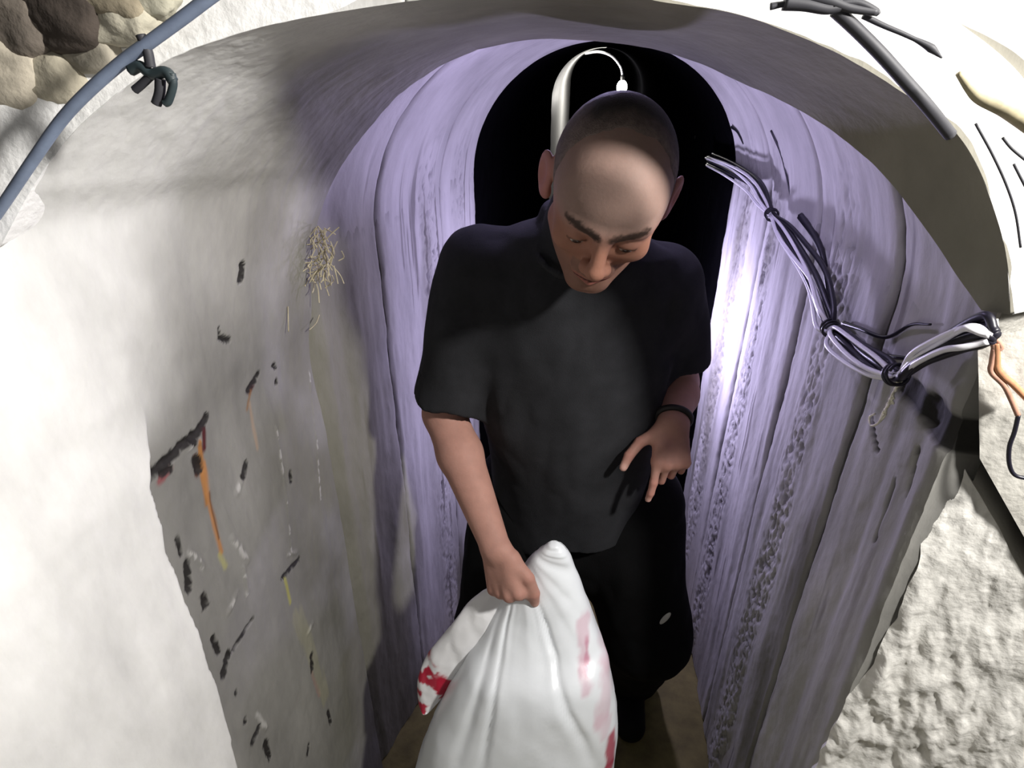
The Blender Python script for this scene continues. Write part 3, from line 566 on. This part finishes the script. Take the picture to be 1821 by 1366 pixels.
# ---- joints, in metres
HC = np.array([0.020, 0.80, 1.552])                     # head centre
bow = math.radians(35); roll = math.radians(10); yawh = math.radians(-3)
hf = np.array([0, -math.cos(bow), -math.sin(bow)]); hu = np.array([0, -math.sin(bow), math.cos(bow)]); hx = np.array([1.0, 0, 0])
def rotv(v, ax, an): return v * math.cos(an) + np.cross(ax, v) * math.sin(an) + ax * (ax @ v) * (1 - math.cos(an))
hu, hx = rotv(hu, hf, -roll), rotv(hx, hf, -roll); hf, hx = rotv(hf, hu, yawh), rotv(hx, hu, yawh)
def head_local(P): Q = P - HC; return np.stack([Q @ hx, Q @ hu, Q @ hf], -1)
def hw(x, u, f): return HC + hx * x + hu * u + hf * f
NB = np.array([-0.015, 0.945, 1.44])
SR, SL = np.array([-0.200, 0.985, 1.388]), np.array([0.135, 1.02, 1.365])
ER, WR = np.array([-0.266, 0.985, 1.09]), atY(882, 975, .805)
EL, WL = atY(1203, 680, 1.09), atY(1197, 752, .945)

def head_sdf(P):
    q = head_local(P); a = q.copy(); a[:, 0] = np.abs(a[:, 0])
    d = el(q, (0, .022, -.012), (.0765, .082, .092))
    d = smin(d, el(q, (0, .015, .045), (.060, .062, .046)), .03)          # forehead
    d = smin(d, el(q, (0, -.035, .028), (.060, .072, .060)), .025)        # face block
    d = smin(d, rc(a, (.050, -.062, .005), (.014, -.106, .062), .020, .019), .025)   # jaw
    d = smin(d, el(q, (0, -.108, .068), (.021, .017, .017)), .015)        # chin
    d = smin(d, el(a, (.042, -.030, .066), (.019, .015, .017)), .018)     # cheekbone
    d = smin(d, rc(a, (.006, .008, .0885), (.044, .012, .072), .0085, .0095), .012)  # brow ridge
    d = smax(d, -el(a, (.030, -.010, .101), (.021, .0135, .0195)), .010)  # eye socket
    d = smin(d, el(a, (.031, -.0115, .0765), (.0155, .0132, .0132)), .004)  # lids over the eye
    d = smax(d, -el(a, (.031, -.0165, .091), (.0118, .0042, .011)), .0015)   # lid opening
    d = smin(d, rc(q, (0, .004, .087), (0, -.036, .109), .0078, .0105), .010)   # nose
    d = smin(d, el(q, (0, -.041, .109), (.0125, .0105, .0115)), .006)
    d = smin(d, el(a, (.0125, -.045, .098), (.0088, .0085, .0105)), .006)
    d = smax(d, -el(a, (.0065, -.0525, .103), (.0042, .004, .006)), .002)  # nostril
    d = smin(d, el(q, (0, -.068, .082), (.028, .014, .013)), .012)        # mouth mound
    d = smin(d, rc(a, (.004, -.0685, .0935), (.022, -.0735, .083), .0052, .0032), .004)
    d = smin(d, rc(a, (.0, -.0815, .0915), (.019, -.0775, .083), .0060, .0034), .004)
    d = smax(d, -rc(a, (0, -.0752, .1005), (.024, -.0758, .087), .0022, .0016), .002)
    e = a - np.array([.079, -.010, -.012]); an = math.radians(24); ex = e[:, 0] * math.cos(an) + e[:, 2] * math.sin(an); ez = -e[:, 0] * math.sin(an) + e[:, 2] * math.cos(an)
    E_ = np.stack([ex, e[:, 1], ez], -1)
    ear = el(E_, (.004, 0, -.004), (.0075, .033, .020)); ear = smin(ear, el(E_, (.002, -.026, .002), (.007, .012, .011)), .006)
    ear = smax(ear, -el(E_, (.012, .005, -.002), (.0065, .020, .0115)), .004)
    return smin(d, ear, .006)

# ---- hands
def hand(Wp, a, n, b, fingers, thumb, scale=1.0):
    """Wp wrist, a along the hand, n out of the back, b towards the thumb; returns list of (p, q, rp, rq) chains"""
    pal, fin = [], []
    offs = [.030, .010, -.011, -.030]; lens = [(.044, .026, .021), (.048, .030, .022), (.044, .028, .021), (.034, .021, .019)]; rr = [.0095, .0098, .0092, .0080]
    for k in range(4):
        mcp = Wp + (a * (.088 - .004 * abs(k - 1)) + b * offs[k] + n * (.004 - .003 * abs(k - 1))) * scale
        pal.append((Wp + (b * offs[k] * .55 + a * .004) * scale, mcp, .0155 * scale, .0125 * scale))
        p = mcp; cur = 0; spread = fingers[k][3] if len(fingers[k]) > 3 else 0
        ad = nrm(a + b * spread)
        for s in range(3):
            cur += math.radians(fingers[k][s]); dr = ad * math.cos(cur) - n * math.sin(cur); q2 = p + dr * lens[k][s] * scale
            r0 = rr[k] * scale * (1.0 - .10 * s); fin.append((k, p, q2, r0, r0 * .90)); p = q2
    p = Wp + (a * .022 + b * .026 - n * .004) * scale; pal.append((p, Wp + (a * .060 + b * .022) * scale, .016 * scale, .014 * scale))
    for s, L, r0, r1 in zip(range(3), (.046, .036, .028), (.0155, .0115, .0105), (.0118, .0106, .0085)):
        dr = nrm(a * thumb[s][0] + b * thumb[s][1] - n * thumb[s][2]); q2 = p + dr * L * scale; fin.append((4, p, q2, r0 * scale, r1 * scale)); p = q2
    return pal, fin
aR = nrm(WR - ER) * .45 + np.array([.04, -.08, -.85]) * .55; aR = nrm(aR)
nR = nrm(np.array([-.38, -.90, .0])); nR = nrm(nR - aR * (nR @ aR)); bR = nrm(np.cross(nR, aR)); bR = bR if bR[0] > 0 else -bR
handR = hand(WR, aR, nR, bR, [(62, 88, 50), (66, 92, 50), (70, 92, 50), (72, 92, 50)], [(.80, .50, .15), (.95, -.12, .35), (.85, -.45, .4)], .98)
aL = nrm(np.array([-.02, -.62, -.78])); nL = nrm(np.array([.18, -.80, .60])); nL = nrm(nL - aL * (nL @ aL)); bL = nrm(np.cross(nL, aL)); bL = bL if bL[0] < 0 else -bL
handL = hand(WL, aL, nL, bL, [(14, 22, 14, .02), (48, 62, 35, -.04), (58, 72, 40, -.1), (62, 75, 40, -.2)], [(.55, .85, .18), (.86, .58, .15), (.95, .35, .15)], .86)
def hand_sdf(P, hnd, lo):
    pal, fin = hnd; d = None
    for p, q, r0, r1 in pal:
        e = rc(P, p, q, r0, r1); d = e if d is None else smin(d, e, .010)
    chains = {}
    for k, p, q, r0, r1 in fin:
        e = rc(P, p, q, r0, r1); chains[k] = e if k not in chains else smin(chains[k], e, .0025)
    for k in chains: d = smin(d, chains[k], .0075 if k < 4 else .010)
    return d
TORSO = [(1.46, -.03, .985, .05, .04), (1.42, -.03, .985, .13, .072), (1.36, -.03, .995, .185, .098), (1.26, -.025, 1.015, .175, .112), (1.10, -.005, 1.035, .152, .108), (.95, .01, 1.07, .145, .095), (.80, .02, 1.09, .14, .09), (.72, .03, 1.10, .12, .09)]
RHp, RK, RA = np.array([-.120, 1.10, .80]), np.array([-.175, 1.03, .47]), np.array([-.16, 1.12, .10])
LHp, LK, LA = np.array([.112, 1.10, .80]), np.array([.195, 1.06, .46]), np.array([.195, 1.24, .105])
def near_box(P, lo, hi, m): return np.all((P > np.array(lo) - m) & (P < np.array(hi) + m), axis=1)
def body_sdf(P):
    d = stack(P, [(z, x, y, rx - .012, ry - .012) for z, x, y, rx, ry in TORSO]) * .8
    for S, E, W_ in ((SR, ER, WR), (SL, EL, WL)):
        arm = rc(P, S, E, .052, .041); k = S * .35 + E * .65
        mid = E * .68 + W_ * .32
        arm = smin(arm, rc(P, E, mid, .041, .0425), .015); arm = smin(arm, rc(P, mid, W_, .0425, .0265), .015)
        d = smin(d, arm, .02)
    for h, k, a_ in ((RHp, RK, RA), (LHp, LK, LA)):
        d = smin(d, rc(P, h, k, .075, .052), .03); d = smin(d, rc(P, k, a_, .052, .036), .02); d = smin(d, rc(P, a_, a_ + np.array([0, -.12, -.07]), .034, .020), .02)
    neck = rc(P, hw(0, -.045, -.035), NB, .054, .062); d = smin(d, neck, .03)
    m = near_box(P, HC - .16, HC + .16, .03)
    if m.any():
        e = head_sdf(P[m]); dm = d[m]; d[m] = smin(dm, e, .018)
    for hnd, W_ in ((handR, WR), (handL, WL)):
        m = np.linalg.norm(P - W_, axis=1) < .24
        if m.any(): d[m] = smin(d[m], hand_sdf(P[m], hnd, None), .012)
    return d
xs = nonuni(-.36, .36, -.10, .14, .0022, .0034); ys = nonuni(.64, 1.40, .66, .88, .0022, .0036); zs = nonuni(.02, 1.69, 1.40, 1.69, .0022, .0036)
Vb, Fb = mesh_sdf(body_sdf, xs, ys, zs)
# skin colours
ql = head_local(Vb); qa = ql.copy(); qa[:, 0] = np.abs(qa[:, 0]); onhead = near_box(Vb, HC - .14, HC + .14, 0)
SKIN = np.array([0.40, 0.215, 0.17])
cb = np.broadcast_to(SKIN, Vb.shape) * (1 + .10 * fbm(Vb * 30, 3))[:, None]
fore = sstep(-.01, .03, ql[:, 1]) * onhead; cb = mixc(cb, (0.27, 0.185, 0.155), fore * .9); cb = mixc(cb, (0.30, 0.135, 0.085), sstep(.02, -.015, ql[:, 1]) * onhead * .75)
db, tb = seg_dist(qa[:, 0], qa[:, 1], (.010, .0085), (.046, .0165)); bw = sstep(.0085, .0025, db + .004 * fbm(Vb * np.array([260, 260, 500]), 2)) * (ql[:, 2] > .05) * onhead; cb = mixc(cb, (.022, .014, .011), bw * .9)
dl, _ = seg_dist(qa[:, 0], ql[:, 1], (0, -.0755), (.021, -.0755)); cb = mixc(cb, (.30, .10, .085), sstep(.009, .004, dl) * (ql[:, 2] > .078) * onhead * .8)
dl2, _ = seg_dist(qa[:, 0], ql[:, 1], (0, -.0755), (.022, -.0758)); cb = mixc(cb, (.04, .015, .012), sstep(.0022, .001, dl2) * (ql[:, 2] > .078) * onhead)
st = sstep(-.050, -.085, ql[:, 1]) * onhead * (ql[:, 2] > -.02); st = np.maximum(st, onhead * sstep(.012, .006, np.abs(ql[:, 1] + .060)) * (ql[:, 2] > .07) * (qa[:, 0] < .03)); cb = mixc(cb, (.12, .085, .072), st * .45 * (dl > .008))
dr_, _ = seg_dist(qa[:, 0], ql[:, 1], (.020, -.0118), (.043, -.0128)); cb = mixc(cb, (.05, .025, .02), sstep(.0026, .001, dr_) * (ql[:, 2] > .06) * onhead * .7)
ek = onhead * sstep(.073, .080, qa[:, 0]) * (ql[:, 1] < .03) * (ql[:, 2] < .02); cb = mixc(cb, (.46, .20, .19), ek * .7)
for hnd, nv_ in ((handR, nR), (handL, nL)):
    last = {}
    for k, p, q, r0, r1 in hnd[1]: last[k] = (p, q, r1)
    for k, (p, q, r1) in last.items():
        tip = q + nv_ * .0 ; dd_ = np.linalg.norm(Vb - q, axis=1); cb = mixc(cb, (.55, .33, .28), sstep(.014, .007, dd_) * .8)
    for k, p, q, r0, r1 in hnd[1]:
        dd_ = np.linalg.norm(Vb - p, axis=1); cb = mixc(cb, (.40, .15, .12), sstep(.016, .006, dd_) * .35)
person = empty('person', (0.02, 1.1, 0), 'man in dark t-shirt and black trousers walking with head bowed, holding a white bag', 'person')
under(mk('body', Vb, Fb, M['skin'], None, cb), person)
# hair: cropped, dark on the crown, receding above the forehead
def hair_sdf(P):
    q = head_local(P); d = el(q, (0, .022, -.012), (.0773, .0828, .0928)); d = smin(d, el(q, (0, .015, .045), (.0605, .0625, .0465)), .03) + .0004 * vnoise(P * 900)
    line = q[:, 2] - .020 - .10 * np.clip(-q[:, 1] + .07, -.1, .2) + .006 * fbm(P * 60, 2)         # behind the receding hairline
    line = np.maximum(line, -q[:, 1] - .035); earz = -el(np.abs(q) * [1, 0, 0] + q * [0, 1, 1], (.08, -.012, -.01), (.02, .04, .026))
    return np.maximum(np.maximum(d, line), earz)
hx_ = np.arange(HC[0] - .125, HC[0] + .125, .0024); hy_ = np.arange(HC[1] - .13, HC[1] + .14, .0024); hz_ = np.arange(HC[2] - .12, HC[2] + .13, .0024)
Vh, Fh = mesh_sdf(hair_sdf, hx_, hy_, hz_)
qh = head_local(Vh)
depth = -(qh[:, 2] - .020 - .10 * np.clip(-qh[:, 1] + .07, -.1, .2)) + .010 * fbm(Vh * 50, 3)
hc = mixc(np.broadcast_to(np.array([.20, .150, .130]), Vh.shape).copy(), (.020, .016, .014), sstep(-.004, .040, depth) * (.35 + .65 * sstep(-.065, -.035, qh[:, 0])))
under(mk('hair', Vh, Fh, M['hair'], None, hc), person)
for s in (-1, 1):
    bm = bmesh.new(); bmesh.ops.create_uvsphere(bm, u_segments=24, v_segments=16, radius=.0118); V = np.array([v.co[:] for v in bm.verts]); me = bpy.data.meshes.new('eye')
    gaze = nrm(hf * .9 - hu * .35); g = (V / .0118) @ gaze; c = np.broadcast_to(np.array([.55, .50, .46]), V.shape).copy(); c = mixc(c, (.03, .015, .01), sstep(.84, .88, g))
    for v in bm.verts: v.co = Vector(np.array(v.co[:]) + hw(.031 * s, -.0122, .0772))
    bm.to_mesh(me); bm.free(); at = me.color_attributes.new('Col', 'FLOAT_COLOR', 'POINT'); cc = np.ones((len(V), 4), np.float32); cc[:, :3] = c; at.data.foreach_set('color', cc.ravel())
    me.polygons.foreach_set('use_smooth', np.full(len(me.polygons), True)); me.materials.append(M['eye']); o = bpy.data.objects.new('eye', me); COL.objects.link(o); under(o, person)

# ---- clothes
SHIRT = [(1.515, -.02, .955, .050, .048), (1.475, -.03, .975, .060, .050), (1.455, -.03, .98, .115, .070), (1.42, -.03, .985, .170, .09), (1.36, -.03, .99, .198, .108), (1.26, -.03, 1.005, .196, .122), (1.10, -.02, 1.02, .180, .122), (.95, -.015, 1.04, .168, .122), (.84, -.012, 1.055, .158, .122), (.70, -.01, 1.07, .156, .12)]
def wrinkle(P, s=1.0):
    return .0075 * s * fbm(P * np.array([11, 11, 6]), 2) + .003 * s * (1 - np.abs(vnoise(P * np.array([26, 26, 14]) + 4)))
def shirt_sdf(P):
    d = smax(stack(P, SHIRT) * .85, (P - NB - np.array([0, .0, .055])) @ nrm([0, -.25, 1]), .006)
    hemz = .775 + .02 * np.sin(P[:, 0] * 16 + 1.0) + .05 * np.clip(P[:, 0], -.2, .2)
    d = smax(d, hemz - P[:, 2], .004)
    for S, E, W_, ro, ri in ((SR, ER, WR, .078, .074), (SL, EL, WL, .076, .070)):
        a = nrm(E - S); L = np.linalg.norm(E - S); S0 = S + np.array([.018 if S is SR else -.008, .0, -.006])
        t_ = (P - S) @ a; fr = .90 if S is SR else .72
        slv = rc(P, S0, E + a * .05, ro, ri); slv = smax(slv, t_ - L * fr - .006 * np.sin(P[:, 0] * 60), .004)
        slv = np.maximum(slv, -np.maximum(rc(P, E - a * .10, E + a * .10, .050, .050), L * fr - .05 - t_))
        d = smin(d, slv, .022)
    d = smax(d, -rc(P, hw(0, -.05, -.03), NB + np.array([0, -.012, .012]), .054, .056), .006)
    d = smin(d, np.abs(np.sqrt(np.maximum(((P - NB - np.array([0, -.02, .0])) ** 2).sum(1), 1e-9)) - .068) + .5 * np.abs((P - NB - np.array([0, -.02, .0])) @ nrm([0, -.45, .9])) - .007, .006)
    col_ = smax(rc(P, NB, hw(-.004, -.075, -.055), .068, .064), (P - hw(0, -.045, -.05)) @ nrm(hu * .8 - hf * .3), .005); col_ = smax(col_, -rc(P, NB, hw(0, -.02, -.02), .0, .0) - .0, .001)
    d = smin(d, col_, .008)
    return d + wrinkle(P)
Vs, Fs_ = mesh_sdf(shirt_sdf, np.arange(-.37, .33, .0048), np.arange(.80, 1.22, .0048), np.arange(.70, 1.53, .0048), 8)
under(mk('t_shirt', Vs, Fs_, M['shirt']), person)
def trouser_sdf(P):
    d = el(P, (.01, 1.11, .78), (.235, .130, .24))
    for h, k, a_, r in ((RHp, RK, RA, .100), (LHp, LK, LA, .108)):
        e = smin(rc(P, h, k, .132, r), rc(P, k, a_ + np.array([0, 0, -.03]), r, .088), .03); d = smin(d, e, .035)
    d = smax(d, .035 - P[:, 2], .006); d = smax(d, P[:, 2] - .98, .01)
    return d + wrinkle(P, 1.2)
Vt, Ft = mesh_sdf(trouser_sdf, np.arange(-.36, .40, .006), np.arange(.84, 1.42, .006), np.arange(.01, 1.02, .006), 8)
under(mk('trousers', Vt, Ft, M['trousers']), person)
def boot_sdf(P, A, tilt):
    f = nrm([0, -math.cos(tilt), -math.sin(tilt)]); u = nrm([0, -math.sin(tilt), math.cos(tilt)]); Q = P - A; q = np.stack([Q[:, 0], Q @ f, Q @ u], -1)
    d = rc(q, (0, -.03, .03), (0, -.02, -.04), .052, .046); d = smin(d, rc(q, (0, -.02, -.05), (0, .15, -.06), .046, .042), .03); d = smax(d, -(q[:, 2] + .098), .004)
    return np.maximum(d, -(P[:, 2] - .004))
for A, tl in ((RA, 0.0), (LA, .08)):
    Vv, Ff = mesh_sdf(lambda P: boot_sdf(P, A, tl), np.arange(A[0] - .08, A[0] + .08, .005), np.arange(A[1] - .25, A[1] + .14, .005), np.arange(-.02, A[2] + .12, .005), 8); under(mk('shoe', Vv, Ff, M['boot']), person)
wa = nrm(aL * .3 + nrm(WL - EL) * .7); wu = nrm(np.cross(wa, [0, 0, 1])); wv = np.cross(wa, wu); an = np.linspace(0, 2 * math.pi, 40)
V, F, c0, c1 = tube(WL - wa * .012 + .0275 * (np.cos(an)[:, None] * wu * 1.08 + np.sin(an)[:, None] * wv), .006, 60, 8); under(mk('wristband', V, F, M['band']), person)
# small white mark on the front of the left trouser leg
mkc = atY(1183, 1100, .955); an = np.linspace(0, 2 * math.pi, 24, endpoint=False)
mx_ = nrm([.38, -.05, .92]); my_ = nrm([.92, 0, -.38])
G = np.stack([mkc + r_ * (np.cos(an)[:, None] * mx_ * .022 + np.sin(an)[:, None] * my_ * .0065) + np.array([0, -.004 * (1 - r_ ** 2), 0]) for r_ in (1.0, .7, .4, .05)] + [mkc + .05 * np.cos(an)[:, None] * mx_ * .01 + np.array([0, .004, 0])])
under(mk('white_mark', G.reshape(-1, 3), grid_faces(5, 24, wrap=True), M['white_mark']), person)
# ================================================================== WHITE BAG
bag = empty('plastic_bag', (-.03, .73, .35), 'white plastic bag with red print held in the man\'s right hand', 'bag')
BP = [(962, 984.5, 985.5, .83, .0004), (962.4, 980, 990, .83, .004), (964, 976, 994, .83, .007), (967, 972, 999, .83, .010), (975, 963, 1006, .828, .015), (990, 946, 1014, .825, .022), (1012, 928, 1022, .822, .028), (1040, 908, 1035, .815, .034), (1085, 884, 1051, .803, .046), (1130, 858, 1068, .785, .062), (1180, 826, 1082, .754, .078), (1240, 789, 1095, .742, .088), (1300, 760, 1099, .732, .096), (1366, 738, 1090, .722, .102), (1440, 728, 1082, .712, .102), (1520, 735, 1074, .705, .095), (1590, 762, 1055, .702, .075), (1640, 810, 1010, .702, .045), (1655, 880, 940, .702, .012)]
rows = np.array([[*atY(l, y, Y), *atY(r, y, Y), ry] for y, l, r, Y, ry in BP])
nr, na = 150, 200
tt = np.linspace(0, len(rows) - 1, nr); R = np.stack([np.interp(tt, np.arange(len(rows)), rows[:, k]) for k in range(7)], -1)
Rs = smooth_path(rows[:, :3], nr); Re = smooth_path(rows[:, 3:6], nr); ry = np.interp(tt, np.arange(len(rows)), rows[:, 6])
an = np.linspace(0, 2 * math.pi, na, endpoint=False); ctr = (Rs + Re) / 2; hx2 = (Re - Rs) / 2
ca, sa = np.cos(an), np.sin(an); e = 0.85
G = ctr[:, None] + hx2[:, None] * (np.sign(ca) * np.abs(ca) ** e)[None, :, None] + np.array([0, 1.0, 0])[None, None] * (ry[:, None] * (np.sign(sa) * np.abs(sa) ** e)[None])[..., None]
down = np.linspace(0, 1, nr)[:, None]
# creases fan out from the grip
pull = atY(915, 1040, .75); rel = G - pull; ang = np.arctan2(rel[..., 0], -rel[..., 2] + .02); rad_ = np.linalg.norm(rel, axis=-1)
fan = fbm(np.stack([ang * 5, rad_ * 2, np.sign(G[..., 1] - ctr[:, None, 1]) * 3], -1), 3)
cre = fan * .014 * sstep(.02, .15, rad_) * sstep(.75, .25, down) + .008 * fbm(G * 12, 3) * sstep(.1, .5, down)
for k0, w_ in ((-.24, .03), (-.12, .022), (.42, .03)): cre = cre - .009 * np.exp(-((ang - k0) / w_) ** 2) * sstep(.04, .14, rad_) * sstep(.5, .3, rad_)
edge = np.abs(ca)[None] ** 3; G[..., 1] -= cre * (1 - .8 * edge) * sstep(0, .12, down); G = G + (hx2 / (np.linalg.norm(hx2, axis=1)[:, None] + 1e-6))[:, None] * (.003 * fbm(G * 25, 2))[..., None]
col = np.broadcast_to(np.array([.78, .81, .84]), G.shape).copy()
def spot(col, G, px, w_, c, s):
    for a, b in zip(px[:-1], px[1:]):
        A = atY(*a, .68); B_ = atY(*b, .68)
        A = np.array([A[0], A[2]]); B_ = np.array([B_[0], B_[2]])
        d, _ = seg_dist(G[..., 0], G[..., 2], A, B_); k = sstep(w_, w_ * .35, d + w_ * .6 * fbm(G * 50, 2)) * (G[..., 1] < ctr[:, None, 1] + .02); col = mixc(col, c, k * s)
    return col
col = spot(col, G, [(1036, 1185), (1036, 1225), (1044, 1245)], -.0 + .015, (.60, .36, .44), .6)
col = spot(col, G, [(1042, 1205), (1042, 1230)], .006, (.50, .18, .27), .7)
col = spot(col, G, [(1075, 1195), (1082, 1240), (1070, 1290), (1078, 1310)], .018, (.66, .46, .53), .55)
col = spot(col, G, [(1088, 1320), (1083, 1366), (1080, 1390)], .010, (.40, .04, .08), .9)
F = grid_faces(nr, na, flip=True, wrap=True); k = np.arange(na); k2 = (k + 1) % na; m = nr * na
apex = np.stack([G[0].mean(0), G[-1].mean(0)]); b0 = (nr - 1) * na
# caps: each closes on an edge-split apex so that every face stays a quad
F = np.vstack([F, np.stack([k[::2], (k[::2] + 1) % na, (k[::2] + 2) % na, np.full(na // 2, m)], -1), np.stack([b0 + (k[::2] + 2) % na, b0 + (k[::2] + 1) % na, b0 + k[::2], np.full(na // 2, m + 1)], -1)])
G = np.vstack([G.reshape(-1, 3), apex]); col = np.vstack([col.reshape(-1, 3), col[0, :1], col[-1, :1]])
under(mk('bag_body', G.reshape(-1, 3), F, M['bag'], None, col), bag)
# loose handle flap hanging to the left of the hand, red print at its tip
FP = [((895, 1035), (903, 1052)), ((872, 1045), (906, 1085)), ((845, 1062), (893, 1105)), ((815, 1095), (872, 1135)), ((788, 1130), (845, 1165)), ((765, 1158), (820, 1195)), ((750, 1185), (800, 1222)), ((742, 1215), (782, 1245)), ((744, 1245), (766, 1262)), ((750, 1262), (757, 1268))]
L_ = smooth_path([atY(*a, .835 - .010 * k) for k, (a, b) in enumerate(FP)], 70); R_ = smooth_path([atY(*b, .825 - .010 * k) for k, (a, b) in enumerate(FP)], 70)
c2 = (L_ + R_) / 2; h2 = (R_ - L_) / 2; na2 = 60; an2 = np.linspace(0, 2 * math.pi, na2, endpoint=False); ry2 = .022 * np.sin(np.linspace(.25, math.pi - .1, 70)) ** .6
G = c2[:, None] + h2[:, None] * np.cos(an2)[None, :, None] + np.array([0, 1.0, .15]) * (ry2[:, None] * np.sin(an2)[None])[..., None]
G = G + np.array([0, 1.0, 0]) * (.006 * fbm(G * np.array([40, 10, 25]), 3))[..., None]
s_ = np.linspace(0, 1, 70)[:, None] + 0 * an2[None]; col = np.broadcast_to(np.array([.78, .78, .79]), G.shape).copy()
nz = fbm(G * np.array([55, 10, 55]), 3); col = mixc(col, (.42, .012, .04), sstep(.56, .60, s_ + .06 * nz) * sstep(-.10, .0, fbm(G * np.array([45, 8, 60]) + 9, 2)) * sstep(1.0, .93, s_))
under(mk('handle_flap', G.reshape(-1, 3), grid_faces(70, na2, wrap=True, flip=True), M['bag'], None, col), bag)
